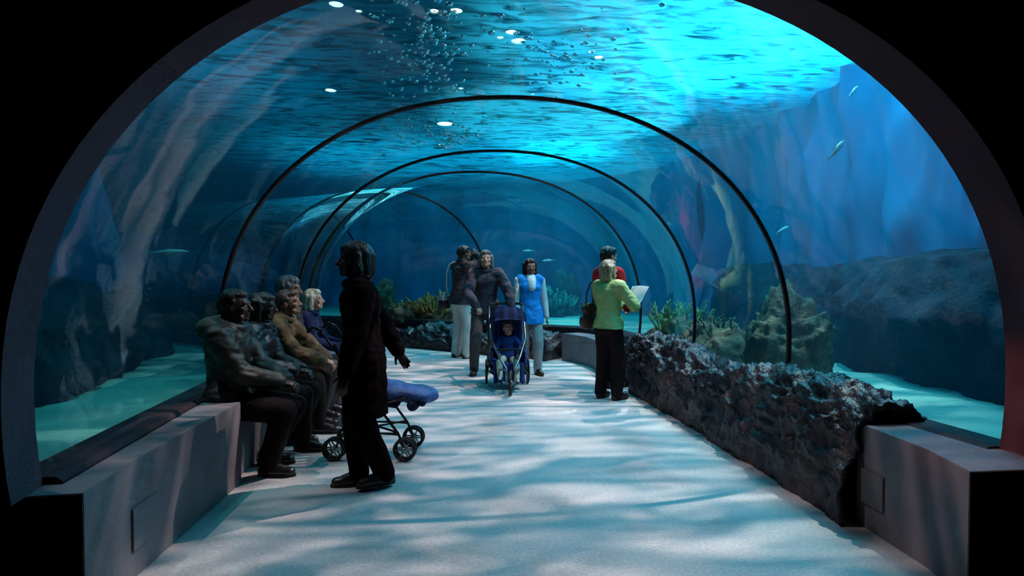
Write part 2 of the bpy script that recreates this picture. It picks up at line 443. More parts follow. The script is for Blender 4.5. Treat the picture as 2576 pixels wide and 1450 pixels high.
# pushchair pusher
person('grey-haired woman in a purplish grey jacket, pushing the navy pushchair', (-.10, 7.62), PI - .05, 1.76, True, skin=SKIN,
       top=cloth('jacket_mauve_grey', (.085, .075, .100), var=(.060, .050, .070)), bottom=cloth('trousers_grey', (.11, .105, .11)), shoe=SHOE_B, hair=HAIR_GREY, style='bob',
       lean=.08, curve=.14, feet=((.16, .02, 0), (-.07, -.25, .07)), hands=(V((.12, .30, .94)), V((-.34, .30, .93))), shift=(.0, -.05), dz=-.01,
       poles=((1, -.4, -.3), (-1, -.4, -.3)), head=(0, -.15), fat=1.08, puff=1.5, curl=(1.1, 1.1), palms=((-.1, 0, -1), (.1, 0, -1)), vox=.008)
# blue vest
rb, Jb = person('woman in a bright blue tunic over white sleeves, walking beside the navy pushchair', (.50, 7.62), PI + .12, 1.63, True, skin=SKIN_T,
       top=cloth('blouse_white', (.75, .78, .76)), bottom=cloth('trousers_light_grey', (.42, .43, .42), var=(.33, .33, .34)), shoe=SHOE_B, hair=hairm('hair_dark_red', (.045, .012, .014)), style='bob',
       lean=.0, curve=.06, feet=((.05, -.10, 0), (-.09, .10, 0)), hands=(V((.17, .10, .78)), V((-.24, .03, .76))), topname='blouse',
       poles=((.5, -1, -.2), (-.5, -1, -.2)), sleeve='long', puff=.35, curl=(.7, .4), vox=.008, dz=-.006)
bm = bmesh.new(); H = 1.63; X = Jb['X']; P, W, C, SL, N = Jb['P'], Jb['W'], Jb['C'], Jb['SL'], Jb['N']; F = Jb['F']
for s in (-.02, .02): rc(bm, V((P.x, P.y, .68)) + X * s * H, P + X * s * H, .104 * H, .098 * H, X, .88)
rc(bm, P, W, .100 * H, .090 * H, X, .86); rc(bm, W, C, .090 * H, .104 * H, X, .84)
rc(bm, C - X * .038 * H + F * .037 * H, C + X * .038 * H + F * .037 * H, .052 * H, .052 * H)
for s, q in ((1, SL[0]), (-1, SL[1])): rc(bm, C + X * s * .060 * H, q - X * s * .028 * H + V((0, 0, .004)), .046 * H, .052 * H, X, .95)
me = bake(bm, .010, 4, .010, 9, 3)
for v in me.vertices: v.co.z = max(v.co.z, .69)
mesh_obj('tunic', me, cloth('tunic_blue', (.010, .30, .82), .6), rb)
bm = bmesh.new()                                                               # white scoop of the blouse front
rc(bm, C + F * .076 * H + V((0, 0, .005 * H)), N + F * .026 * H - V((0, 0, .014 * H)), .036 * H, .046 * H, X, .80)
obj('blouse_front', bm, cloth('blouse_white_front', (.80, .84, .82)), rb)

# the couple
rm, Jm = person('man with short dark hair in a red shirt, looking right behind the woman in green', (1.33, 6.62), PX + .40, 1.74, skin=SKIN,
       top=cloth('shirt_red', (.62, .015, .020)), bottom=cloth('trousers_black_cotton', (.016, .012, .014)), shoe=SHOE_B, hair=HAIR_BLACK,
       feet=((.09, 0, 0), (-.10, .04, 0)), hands=(V((.12, .20, .95)), V((-.12, .22, .98))), poles=((.8, -.8, -.3), (-.8, -.8, -.3)), head=(0, .04), puff=1.0, vox=.008, curl=(.7, .7), topname='shirt')
rg, Jg = person('woman with sandy hair in a lime green jacket and black trousers, reading a white sheet', (1.16, 5.97), -.95, 1.56, True, skin=SKIN,
       top=cloth('jacket_lime', (.46, .58, .23), .6, var=(.38, .48, .18)), bottom=cloth('trousers_black_satin', (.014, .008, .010)), shoe=SHOE_B, hair=HAIR_SANDY, style='bob',
       feet=((.10, .02, 0), (-.09, -.02, 0)), hands=(V((.12, .30, 1.02)), V((-.07, .30, 1.03))), poles=((1, -.5, -.7), (-1, -.5, -.7)), head=(-.1, -.10), fat=1.08, puff=1.3, vox=.006,
       curl=(.9, .9), palms=((-.5, 0, 1), (.5, 0, 1)), wide_leg=1.6, hem=.50)

# ------------------------------------------------------------------ carried things
def place(p, root):                              # local point of a person to the world
    return Matrix.Translation(root.location) @ Matrix.Rotation(root.rotation_euler[2], 4, 'Z') @ V(p)
CAMBODY = mat('camera_silver', (.30, .31, .33), .35, .5, .6)
BLACKP = mat('plastic_black', (.015, .015, .017), .4, .5)
k = place((0, .23, 1.73), rcam)
t = thing('camera', 'small silver camera held to the eye by the man in dark grey', 'camera', k, rcam.rotation_euler[2])
bm = bmesh.new(); box(bm, (-.06, -.022, -.04), (.06, .022, .04), bev=.006); box(bm, (-.022, -.018, .038), (.022, .018, .058), bev=.004); obj('camera_body', bm, CAMBODY, t, False)
bm = bmesh.new(); disc(bm, (0, .045, 0), (0, 1, 0), .030, .05); disc(bm, (0, .075, 0), (0, 1, 0), .033, .012); obj('lens', bm, BLACKP, t)
t = thing('shoulder_bag', 'black camera bag on a white strap, at the hip of the photographing man', 'bag', rcam.location, rcam.rotation_euler[2])
bm = bmesh.new(); box(bm, (-.33, -.24, .80), (-.19, -.08, 1.00), bev=.025); bo = obj('bag_body', bm, BLACKP, t)
bm = bmesh.new(); box(bm, (-.335, -.245, .93), (-.185, -.075, 1.015), bev=.02); obj('flap', bm, mat('bag_flap_grey', (.25, .30, .32), .6), bo)
bm = bmesh.new()
SLc = Jc['SL'][1]
tube(bm, [(-.26, -.10, 1.0), (-.265, -.12, 1.2), (-.25, -.125, 1.38), (-.215, -.10, SLc.z + .035), (-.19, -.03, SLc.z + .085), (-.13, .06, SLc.z + .06)], .012, 6)
obj('strap', bm, mat('strap_white', (.78, .76, .70), .7), t)

BAGM = mat('leather_brown', (.060, .030, .022), .45, .5, bump=.3, bscale=60)
t = thing('handbag', 'soft brown leather handbag on the left shoulder of the woman in green', 'bag', rg.location, rg.rotation_euler[2])
bm = bmesh.new(); rc(bm, (-.25, -.10, .84), (-.25, .04, .84), .085, .085, (0, 0, 1), .62); rc(bm, (-.25, -.09, .98), (-.25, .03, .98), .055, .055, (0, 0, 1), .7); rc(bm, (-.25, -.04, .84), (-.25, -.03, .98), .10, .07, (0, 1, 0), .6)
mesh_obj('bag_body', bake(bm, .01, 4, .008, 10, 4), BAGM, t)
for dy in (-.09, .03):
    bm = bmesh.new(); z1 = Jg['SL'][1].z + .055
    tube(bm, [(-.25, dy, .99), (-.245, dy * .9, 1.15), (-.215, dy * .5 - .01, z1 - .03), (-.17, dy * .3 - .01, z1 + .012), (-.12, dy * .2, z1 - .0)], .009, 6); obj('strap', bm, BAGM, t)
PAPER = mat('paper_white', (.85, .85, .82), .8, .2)
bm = bmesh.new()
R = Matrix.Rotation(.75, 3, 'X')
n = 10; a = [[None] * (n + 1) for _ in range(n + 1)]
for i in range(n + 1):
    for j in range(n + 1):
        x = -.115 + .23 * i / n; y = -.15 + .30 * j / n
        p = R @ V((x, y, .018 * math.cos(x * 12) + .012 * math.sin(y * 9))); a[i][j] = bm.verts.new(p)
for i in range(n):
    for j in range(n): bm.faces.new((a[i][j], a[i + 1][j], a[i + 1][j + 1], a[i][j + 1]))
bmesh.ops.solidify(bm, geom=bm.faces[:], thickness=.0015)
o = obj('paper_sheet', bm, PAPER); o.location = place((.03, .44, 1.11), rg); o.rotation_euler = (0, 0, rg.rotation_euler[2]); tag(o, 'white information sheet held open by the woman in green', 'paper')

# ------------------------------------------------------------------ navy pushchair with baby
NAVY = cloth('fabric_navy', (.022, .045, .20), .7)
NAVY2 = cloth('fabric_navy_stripe', (.012, .018, .07), .7)
TYRE = mat('tyre_rubber', (.012, .012, .014), .7)
ALU = mat('metal_grey', (.30, .31, .33), .35, .5, .9)
FRAMEB = mat('metal_dark', (.03, .03, .035), .4, .5, .6)
def wheel(parent, c, R, axis=(1, 0, 0), w=.03, spokes=8, name='wheel'):
    e = bmesh.new(); torus(e, c, axis, R - w * .45, w * .45)
    wo = obj(name, e, TYRE, parent)
    e = bmesh.new(); disc(e, c, axis, R * .22, w * 1.2, 16); x, y, z = basis(V((0, 0, 0)), V(axis))
    for i in range(spokes):
        a = 2 * PI * i / spokes; rc(e, V(c), V(c) + (x * math.cos(a) + y * math.sin(a)) * (R - w * .7), .006, .005, None, 1, 6, 2)
    obj('hub', e, ALU, wo)
    return wo
t = thing('pushchair', 'navy three-wheeled pushchair with a striped hood and a baby aboard', 'pushchair', (.13, 6.75, 0), PI - .03)   # local +Y = towards the camera
SB = t
wheel(t, (-.26, -.22, .15), .15); wheel(t, (.26, -.22, .15), .15); wheel(t, (.0, .50, .14), .14, (1, -.15, 0), .035)
bm = bmesh.new()
for s in (1, -1):
    tube(bm, [(s * .045, .50, .14), (s * .05, .46, .30), (s * .12, .30, .40), (s * .21, .0, .58), (s * .22, -.30, .80), (s * .22, -.55, .96)], .013)
    tube(bm, [(s * .25, -.22, .15), (s * .21, -.12, .36), (s * .21, .02, .57)], .012)
    tube(bm, [(s * .24, -.22, .15), (s * .12, .20, .24), (s * .05, .46, .28)], .011)
tube(bm, [(-.26, -.22, .15), (.26, -.22, .15)], .011); tube(bm, [(-.05, .50, .14), (.05, .50, .14)], .012)
obj('frame', bm, ALU, t)
bm = bmesh.new(); tube(bm, [(-.22, -.54, .955), (-.20, -.60, .975), (-.1, -.62, .98), (.1, -.62, .98), (.20, -.60, .975), (.22, -.54, .955)], .018, 10); obj('handlebar', bm, TYRE, t)
bm = bmesh.new()
def pad(bm, pts, w, th):                         # quilted strip through side profile points (y, z)
    for (y0, z0), (y1, z1) in zip(pts, pts[1:]):
        rc(bm, (-w + th, y0, z0), (-w + th, y1, z1), th, th, (0, 0, 1), 1, 10, 3); rc(bm, (w - th, y0, z0), (w - th, y1, z1), th, th, (0, 0, 1), 1, 10, 3)
        for k in range(6):
            x = -w + th + (2 * w - 2 * th) * k / 5; rc(bm, (x, y0, z0), (x, y1, z1), th * .9, th * .9, None, 1, 10, 3)
pad(bm, [(-.24, .80), (-.14, .32), (.12, .28), (.20, .10)], .19, .032)
for s in (1, -1):
    for z in (.46, .52, .58): rc(bm, (s * .20, -.14, z - .12), (s * .20, .12, z - .16), .025, .02)
mesh_obj('seat', bake(bm, .009, 4, .004, 10, 2), NAVY, t)
# hood: striped half dome
bm = bmesh.new(); rows = []
for i in range(13):
    a = -.45 + 1.50 * i / 12; row = []
    for j in range(25):
        b = PI * j / 24; ridge = 1 + .02 * math.cos(j * PI / 1.5)
        x = -math.cos(b) * .225 * ridge; rad = .30 * (.35 + .65 * math.sin(b) ** .6)
        row.append(bm.verts.new((x, -.12 + math.sin(a) * rad * 1.0, .68 + math.cos(a) * rad * .98)))
    rows.append(row)
for i in range(12):
    for j in range(24):
        f = bm.faces.new((rows[i][j], rows[i][j + 1], rows[i + 1][j + 1], rows[i + 1][j])); f.material_index = (j // 2) % 2
bmesh.ops.solidify(bm, geom=bm.faces[:], thickness=.012)
obj('hood', bm, [NAVY, NAVY2], t)
bm = bmesh.new(); rc(bm, (-.16, -.10, .17), (.16, -.10, .17), .06, .06, (0, 1, 0), .8); rc(bm, (-.16, -.24, .20), (.16, -.24, .20), .06, .06); mesh_obj('basket', bake(bm, .01, 3), NAVY2, t)
bm = bmesh.new(); tube(bm, [(-.2, .04, .52), (-.14, .17, .47), (.14, .17, .47), (.2, .04, .52)], .014, 8); obj('bumper_bar', bm, TYRE, t)
person('baby in a navy top and cream trousers, sitting in the navy pushchair', (.13, 6.75), PI - .03, .80, skin=SKIN, name='baby',
       top=cloth('baby_top_navy', (.02, .05, .22)), bottom=cloth('baby_trousers_cream', (.62, .60, .44), var=(.30, .38, .30), scale=20), shoe=mat('baby_shoe_white', (.75, .70, .70), .6), hair=hairm('hair_baby', (.30, .17, .11)),
       seat=.30, shift=(0, -.03), lean=-.16, curve=.1, feet=((.11, .25, .13), (-.09, .26, .10)), hands=(V((.12, .12, .42)), V((-.12, .12, .42))), knee_pole=((.6, .6, .8), (-.6, .6, .8)),
       poles=((1, -.3, -.3), (-1, -.3, -.3)), fat=1.25, puff=1.6, wide_leg=1.6, headscale=1.55, vox=.005, curl=(.7, .7), palms=((0, 0, -1), (0, 0, -1)), head=(.15, .0), topname='jacket')

# ------------------------------------------------------------------ blue folding buggy at left
t = thing('buggy', 'folding buggy with a blue seat and black double wheels, behind the walking woman', 'pushchair', (-1.09, 4.30, 0), -PI / 2 - .12)  # local +Y = to the right
BLUE = cloth('fabric_blue', (.05, .11, .33), .5, spec=.4)
for x in (-.16, .16):
    for y in (-.27, .25):
        for d in (-.025, .025): wheel(t, (x + d, y, .085), .085, (1, 0, 0), .026, 6)
bm = bmesh.new()
for s in (1, -1):
    x = s * .16
    tube(bm, [(x, .25, .085), (x, .20, .20), (x, -.02, .50), (x, -.30, .86), (x, -.36, .95)], .010)
    tube(bm, [(x, -.27, .085), (x, -.20, .20), (x, .12, .42), (x, .26, .46)], .010)
    tube(bm, [(x, .20, .20), (x, -.20, .20)], .008)
    tube(bm, [(x, .21, .19), (x, .05, .20), (x, -.03, .33), (x, .06, .36)], .007)
    tube(bm, [(x, -.36, .95), (x, -.42, .98), (x, -.46, .94)], .014)
tube(bm, [(-.16, .19, .21), (.16, -.19, .21)], .008); tube(bm, [(.16, .19, .21), (-.16, -.19, .21)], .008)
tube(bm, [(-.16, -.20, .62), (.16, -.20, .62)], .008)
obj('frame', bm, FRAMEB, t)
bm = bmesh.new(); pad(bm, [(-.26, .84), (-.06, .42), (.18, .40)], .17, .022); mesh_obj('seat', bake(bm, .009, 4, .004, 10, 8), NAVY2, t)
bm = bmesh.new(); rc(bm, (-.03, .0, .50), (-.03, .34, .45), .14, .13, (1, 0, 0), .52); rc(bm, (.06, .0, .51), (.06, .33, .46), .11, .10, (1, 0, 0), .6)
mesh_obj('leg_cover', bake(bm, .009, 4, .010, 9, 5), BLUE, t)
bm = bmesh.new(); rc(bm, (-.13, .30, .40), (.13, .30, .40), .045, .045); rc(bm, (-.13, .37, .42), (.13, .37, .42), .030, .030); mesh_obj('footrest', bake(bm, .008, 3, .003, 10, 5), NAVY2, t)
bm = bmesh.new(); rc(bm, (-.10, -.20, .27), (.10, -.20, .27), .07, .07, (0, 1, 0), .85)
mesh_obj('basket', bake(bm, .01, 3, .01, 9, 1), mat('bag_grey', (.30, .31, .34), .7), t)

# ------------------------------------------------------------------ tunnel geometry
A_, B_, ZC, NE = 2.095, 1.78, .87, 2.153
ST = [(.002, 2.167, .010), (-.036, 2.358, 0), (-.177, 4.085, -.133), (-.111, 5.841, -.128), (-.219, 7.047, -.009), (-1.438, 8.734, .75), (-3.25, 9.961, 1.133), (-5.6, 10.8, 1.25)]
def station(t):                                  # t in station index units; the bend swings wide between stations 4 and 5
    p = station0(t)
    if 4 < t < 5: p = p + V((.42, .15, -.05)) * math.sin(PI * (t - 4)) ** 1.5
    return p
def station0(t):
    i = max(0, min(int(t), len(ST) - 2)); f = t - i
    g = [V(ST[max(0, min(j, len(ST) - 1))]) for j in (i - 1, i, i + 1, i + 2)]
    if i <= 1: return g[1] * (1 - f) + g[2] * f
    if i == 2: g[0] = g[1] * 2 - g[2]
    return .5 * (2 * g[1] + (g[2] - g[0]) * f + (2 * g[0] - 5 * g[1] + 4 * g[2] - g[3]) * f * f + (3 * g[1] - g[0] - 3 * g[2] + g[3]) * f ** 3)
def prof(off=0, zlow=.42, n=64):
    w = (zlow - ZC) / B_; c = (1 - abs(w) ** NE) ** (1 / NE)
    p0 = math.atan2(abs(w) ** (NE / 2), c ** (NE / 2))
    out = []
    for k in range(n + 1):
        p = -p0 + (PI + 2 * p0) * k / n
        cu, su = math.cos(p), math.sin(p)
        u = math.copysign(abs(cu) ** (2 / NE), cu) * (A_ + off); z = ZC + math.copysign(abs(su) ** (2 / NE), su) * (B_ + off)
        out.append((u, z))
    return out
def ring(t, pr):
    x, y, th = station(t); c, s = math.cos(th), math.sin(th)
    return [V((x + u * c, y + u * s, z)) for u, z in pr]
def floor_at(t, u, z=0):
    x, y, th = station(t); return V((x + u * math.cos(th), y + u * math.sin(th), z))

def loft(bm, rings, closed=False, mi=0):
    rows = [[bm.verts.new(p) for p in r] for r in rings]
    n = len(rows[0])
    for a, b in zip(rows, rows[1:]):
        for k in range(n if closed else n - 1):
            k2 = (k + 1) % n; f = bm.faces.new((a[k], a[k2], b[k2], b[k])); f.material_index = mi
    return rows

# acrylic: clear, faintly reflective on the inner face
def acrylic(name, gloss):
    m = bpy.data.materials.new(name); m.use_nodes = True; nt = m.node_tree; nt.nodes.clear(); N = nt.nodes; L = nt.links
    o = N.new('ShaderNodeOutputMaterial'); tr = N.new('ShaderNodeBsdfTransparent'); tr.inputs[0].default_value = (.93, .98, .99, 1)
    if not gloss: L.new(tr.outputs[0], o.inputs[0]); return m
    g = N.new('ShaderNodeBsdfGlossy'); g.inputs['Roughness'].default_value = .035
    tc = N.new('ShaderNodeTexCoord'); n = N.new('ShaderNodeTexNoise'); n.inputs['Scale'].default_value = 1.6; n.inputs['Detail'].default_value = 2
    L.new(tc.outputs['Object'], n.inputs['Vector'])
    b = N.new('ShaderNodeBump'); b.inputs['Strength'].default_value = .12; b.inputs['Distance'].default_value = .05
    L.new(n.outputs[0], b.inputs['Height']); L.new(b.outputs[0], g.inputs['Normal'])
    lw = N.new('ShaderNodeFresnel'); lw.inputs[0].default_value = 1.43
    mx = N.new('ShaderNodeMixShader'); L.new(lw.outputs[0], mx.inputs[0]); L.new(tr.outputs[0], mx.inputs[1]); L.new(g.outputs[0], mx.inputs[2]); L.new(mx.outputs[0], o.inputs[0])
    return m
AC_IN = acrylic('acrylic_inner_face', True); AC_OUT = acrylic('acrylic_outer_face', False)
pin = prof(0); pout = prof(.055)
for k in range(1, 7):                            # one curved acrylic panel between each pair of ribs
    bm = bmesh.new(); ts = [k + j / 14 for j in range(15)]
    loft(bm, [ring(t, pin) for t in ts], mi=0); loft(bm, [ring(t, pout) for t in ts], mi=1)
    bm.normal_update(); x, y, _t = station(k + .5); cc = V((x, y, 1))
    for f in bm.faces:                           # inner faces look into the tunnel, outer faces into the water
        inw = f.normal.dot(cc - f.calc_center_median()) > 0
        if inw != (f.material_index == 0): f.normal_flip()
    struct(obj('window_%d' % k, bm, [AC_IN, AC_OUT], fix=False))
RIB = mat('rib_black', (.012, .010, .014), .5, .4)
for k in range(2, 7):
    bm = bmesh.new(); w = .015
    x, y, th = station(k); d = V((-math.sin(th), math.cos(th), 0)) * w
    a, b = ring(k, prof(-.014)), ring(k, prof(.010))
    loft(bm, [[p - d for p in a], [p + d for p in a], [p + d for p in b], [p - d for p in b], [p - d for p in a]])
    struct(obj('trim_%d' % (k - 1), bm, RIB, smooth=False))

# portal frame and the dark room wall round it
PLASTER = mat('portal_plaster', (.14, .080, .105), .8, .2, var=(.11, .065, .085), scale=2.5, bump=.05)
BLACKW = mat('paint_black', (.006, .005, .006), .9, .1)
bm = bmesh.new()
pr = prof(0, .53)
loft(bm, [ring(t, pr) for t in (0, .5, 1)]); 
loft(bm, [ring(1, pr), ring(1, prof(.12, .53))])
struct(obj('wall_portal', bm, PLASTER))
bm = bmesh.new()
pr = prof(0, .53); r0 = ring(0, pr); o0 = ring(1, prof(.12, .53))
hole = [bm.verts.new((p.x, p.y, p.z)) for p in r0]
outer = []
for p in r0:                                     # project each point out to a wide rectangle
    dx, dz = p.x, p.z - .9; s = min(7 / abs(dx) if abs(dx) > 1e-6 else 1e9, (9 / dz) if dz > 1e-6 else 1e9)
    q = V((dx * s, p.y, .9 + dz * s)) if dz > 0 else V((math.copysign(7, dx), p.y, p.z)); outer.append(bm.verts.new(q))
for k in range(len(hole) - 1): bm.faces.new((hole[k], hole[k + 1], outer[k + 1], outer[k]))
for s in (0, -1):
    a, b = hole[s], outer[s]; a2 = bm.verts.new((a.co.x, a.co.y, -.02)); b2 = bm.verts.new((b.co.x, b.co.y, -.02)); bm.faces.new((a, b, b2, a2))
# the second skin, closing the wall against the water
hole2 = [bm.verts.new(p) for p in o0]; outer2 = [bm.verts.new((v.co.x, 2.358, v.co.z)) for v in outer]
for k in range(len(hole2) - 1): bm.faces.new((hole2[k], outer2[k], outer2[k + 1], hole2[k + 1]))
struct(obj('wall_front', bm, BLACKW, smooth=False, fix=False))

# ------------------------------------------------------------------ floor, benches, sills
FLOOR = bpy.data.materials.new('floor_concrete'); FLOOR.use_nodes = True
nt = FLOOR.node_tree; N = nt.nodes; L = nt.links; p = N['Principled BSDF']; p.inputs['Roughness'].default_value = .62; p.inputs['Specular IOR Level'].default_value = .3
tc = N.new('ShaderNodeTexCoord'); n1 = N.new('ShaderNodeTexNoise'); n1.inputs['Scale'].default_value = 55; n1.inputs['Detail'].default_value = 6
n2 = N.new('ShaderNodeTexNoise'); n2.inputs['Scale'].default_value = 1.7; n2.inputs['Detail'].default_value = 7
L.new(tc.outputs['Object'], n1.inputs['Vector']); L.new(tc.outputs['Object'], n2.inputs['Vector'])
r1 = N.new('ShaderNodeValToRGB'); r1.color_ramp.elements[0].position = .3; r1.color_ramp.elements[1].position = .7
r1.color_ramp.elements[0].color = (.44, .42, .42, 1); r1.color_ramp.elements[1].color = (.60, .57, .56, 1); L.new(n1.outputs[0], r1.inputs[0])
r2 = N.new('ShaderNodeValToRGB'); r2.color_ramp.elements[0].position = .28; r2.color_ramp.elements[1].position = .5
r2.color_ramp.elements[0].color = (.72, .70, .70, 1); r2.color_ramp.elements[1].color = (1, 1, 1, 1); L.new(n2.outputs[0], r2.inputs[0])
mx = N.new('ShaderNodeMixRGB'); mx.blend_type = 'MULTIPLY'; mx.inputs[0].default_value = 1
L.new(r1.outputs[0], mx.inputs[1]); L.new(r2.outputs[0], mx.inputs[2]); L.new(mx.outputs[0], p.inputs['Base Color'])
b = N.new('ShaderNodeBump'); b.inputs['Strength'].default_value = .12; b.inputs['Distance'].default_value = .01; L.new(n1.outputs[0], b.inputs['Height']); L.new(b.outputs[0], p.inputs['Normal'])
bm = bmesh.new()
ts = [1 + j / 8 for j in range(48 + 1)]
rings = [[V((-1.95, 2.25, 0)), V((1.95, 2.25, 0))]] + [[floor_at(t, -2.0), floor_at(t, 2.0)] for t in ts]
rows = loft(bm, rings)
ext = bmesh.ops.extrude_face_region(bm, geom=bm.faces[:])
for v in [g for g in ext['geom'] if isinstance(g, bmesh.types.BMVert)]: v.co.z = -.12
struct(obj('floor', bm, FLOOR, smooth=False))

bm = bmesh.new(); box(bm, (-5, -3, -.12), (5, 2.25, -.004)); struct(obj('floor_entrance', bm, mat('carpet_black', (.008, .006, .007), .95, .1), smooth=False))
BENCH = mat('bench_concrete', (.22, .20, .22), .7, .3, var=(.17, .15, .17), scale=3, bump=.08, bscale=90)
DARKSILL = mat('sill_dark_rubber', (.03, .018, .026), .6, .3)
def prism(bm, poly, z0, z1, bev=0):
    lo = [bm.verts.new((x, y, z0)) for x, y in poly]; hi = [bm.verts.new((x, y, z1)) for x, y in poly]; n = len(poly)
    fs = [bm.faces.new(lo[::-1]), bm.faces.new(hi)] + [bm.faces.new((lo[k], lo[(k + 1) % n], hi[(k + 1) % n], hi[k])) for k in range(n)]
    if bev:
        bmesh.ops.recalc_face_normals(bm, faces=fs)
        bmesh.ops.bevel(bm, geom=list({e for f in fs for e in f.edges}), offset=bev, segments=2, affect='EDGES')
def side(t, u): q = floor_at(t, u); return (q.x, q.y)
# left bench, near block, with recessed service hatch
t = thing('bench', 'grey concrete bench block at the left front, empty, under the portal', 'bench', (-2.0, 3.0, 0))
def rel(poly, o): return [(x - o[0], y - o[1]) for x, y in poly]
bm = bmesh.new(); prism(bm, rel([(-2.75, 2.17), (-1.89, 2.25), (-1.915, 2.62), (-1.885, 3.78), (-2.33, 3.78), (-2.33, 2.38), (-2.75, 2.38)], (-2.0, 3.0)), 0, .53, .003); obj('bench_block', bm, BENCH, t, False)
bm = bmesh.new(); box(bm, (.088, -.40, .13), (.097, -.19, .32), bev=.002); obj('hatch_plate', bm, mat('hatch_grey', (.19, .175, .19), .6), t, False)
# lower bench where people sit
t = thing('bench', 'low grey concrete bench under the row of seated people', 'bench', (-2.05, 5.3, 0))
bm = bmesh.new()
outl = [side(2 + j / 6 - .14, -2.13) for j in range(0, 16)]; inl = [(x + .36, y + .02) for x, y in outl]
inl[0] = (outl[0][0] + .33, 3.83); outl[0] = (outl[0][0], 3.83)
prism(bm, rel(outl[::-1] + inl, (-2.05, 5.3)), 0, .38, 0); obj('bench_block', bm, BENCH, t, False)
# right bench block
t = thing('bench', 'grey concrete bench block at the right front with a reddish lit corner', 'bench', (1.8, 2.6, 0))
bm = bmesh.new(); prism(bm, rel([(1.62, 2.09), (2.9, 2.09), (2.9, 2.30), (2.18, 2.36), (2.06, 2.86), (1.71, 2.86), (1.70, 2.75), (1.69, 2.37)], (1.8, 2.6)), 0, .55, .003); obj('bench_block', bm, BENCH, t, False)
bm = bmesh.new(); box(bm, (-.115, .04, .14), (-.098, .20, .32), bev=.002); obj('hatch_plate', bm, mat('hatch_grey_dark', (.16, .15, .165), .6), t, False)
# far bench along the outer wall
t = thing('bench', 'pale concrete bench block at the far end beside the rock ledge', 'bench', (1.4, 8.4, 0))
bm = bmesh.new()
prism(bm, rel([side(4.0 + j / 16, 1.66) for j in range(10)] + [side(4.0 + j / 16, 1.985) for j in range(9, -1, -1)], (1.4, 8.4)), 0, .43, .006); obj('bench_block', bm, BENCH, t, False)
# dark channels that hold the glass
for i, s in enumerate((-1, 1)):
    bm = bmesh.new()
    ts = [1 + j / 8 for j in range(49)]
    z1 = .56
    prs = []
    for tt in ts:
        zz = z1 if tt < 4 else z1 - .08 * min(1, tt - 4)
        prs.append([floor_at(tt, s * 1.995, 0), floor_at(tt, s * 1.995, zz - .02), floor_at(tt, s * 2.02, zz), floor_at(tt, s * 2.20, zz), floor_at(tt, s * 2.20, 0)])
    rows = loft(bm, prs, True); bm.faces.new(rows[0]); bm.faces.new(rows[-1])
    struct(obj('trim_%d' % (6 + i), bm, DARKSILL, smooth=False))
# end wall of the tunnel, beyond the bend
bm = bmesh.new(); vs = [bm.verts.new(p) for p in ring(7, prof(.0, -.02))]; bm.faces.new(vs)
struct(obj('wall_end', bm, BLACKW, smooth=False))

# ------------------------------------------------------------------ rock work
def ridged(p, o=5, g=2.05):
    s = 0; a = 1
    for _ in range(o): s += a * (1 - abs(noise.noise(p)) * 2); a *= .5; p = p * g + V((3.1, 1.7, 5.3))
    return s / 2
def rockmat(name, c1, c2, c3, rough=.45, spec=.5, scale=7):
    m = mat(name, c1, rough, spec, var=c2, scale=scale, bump=.9, bscale=28, detail=9)
    return m
LAVA = rockmat('rock_lava', (.050, .036, .048), (.010, .006, .009), None, .36, .6, 16)
def log_rock(name, label, path, rad_in, height, seed, n=150, m=60, mouth=False, amp=1.0):
    """a long rounded rock: path of (x, y); cross-section is a flattened arch standing on the floor"""
    bm = bmesh.new(); pts = [V((x, y, 0)) for x, y in path]; rings = []
    segs = [(b - a).length for a, b in zip(pts, pts[1:])]; tot = sum(segs)
    for i in range(n + 1):
        d = tot * i / n; k = 0
        while k < len(segs) - 1 and d > segs[k]: d -= segs[k]; k += 1
        f = d / segs[k]; c = pts[k].lerp(pts[k + 1], f); tg = (pts[k + 1] - pts[k]).normalized(); sd = V((tg.y, -tg.x, 0))
        s = i / n
        hgt = height(s) if callable(height) else height; w = rad_in(s) if callable(rad_in) else rad_in
        row = []
        for j in range(m + 1):
            a = PI * 1.12 * j / m - .06 * PI
            cx = -math.cos(a); cz = math.sin(a)
            cx = math.copysign(abs(cx) ** .8, cx); cz = math.copysign(abs(cz) ** .75, cz)
            p = c + sd * cx * w + V((0, 0, max(cz, -.05) * hgt))
            q = p * 2.2 + V((seed, 0, p.z * 1.2 + p.x))
            dsp = (ridged(q, 3) - .45) * .15 + (ridged(q * 3.3, 4) - .5) * .085 + abs(noise.noise(q * 9)) * .03 - .01 + noise.noise(q * 22) * .014
            nrm = (sd * cx + V((0, 0, cz))).normalized()
            p = p + nrm * dsp * amp * (.35 + .65 * min(1, max(cz, 0) * 2)); p.z = max(p.z, -.01)
            row.append(p)
        rings.append(row)
    if mouth:
        # hollow near end: the rim turns inward to a dark cavity
        first = rings[0]; cc = sum(first, V()) / len(first)
        inner = [cc + (p - cc) * .86 + (pts[1] - pts[0]).normalized() * .01 for p in first]
        deep = [cc + (p - cc) * .80 + (pts[1] - pts[0]).normalized() * .55 for p in first]
        deep2 = [cc + (p - cc) * .1 + (pts[1] - pts[0]).normalized() * .6 for p in first]
        for r_ in (inner, deep, deep2):
            for p in r_: p.z = max(p.z, .01)
        rings = [deep2, deep, inner] + rings
    rows = loft(bm, rings)
    if not mouth: bm.faces.new(rows[0])
    bm.faces.new(rows[-1])
    return tag(obj(name, bm, LAVA), label, 'rock')
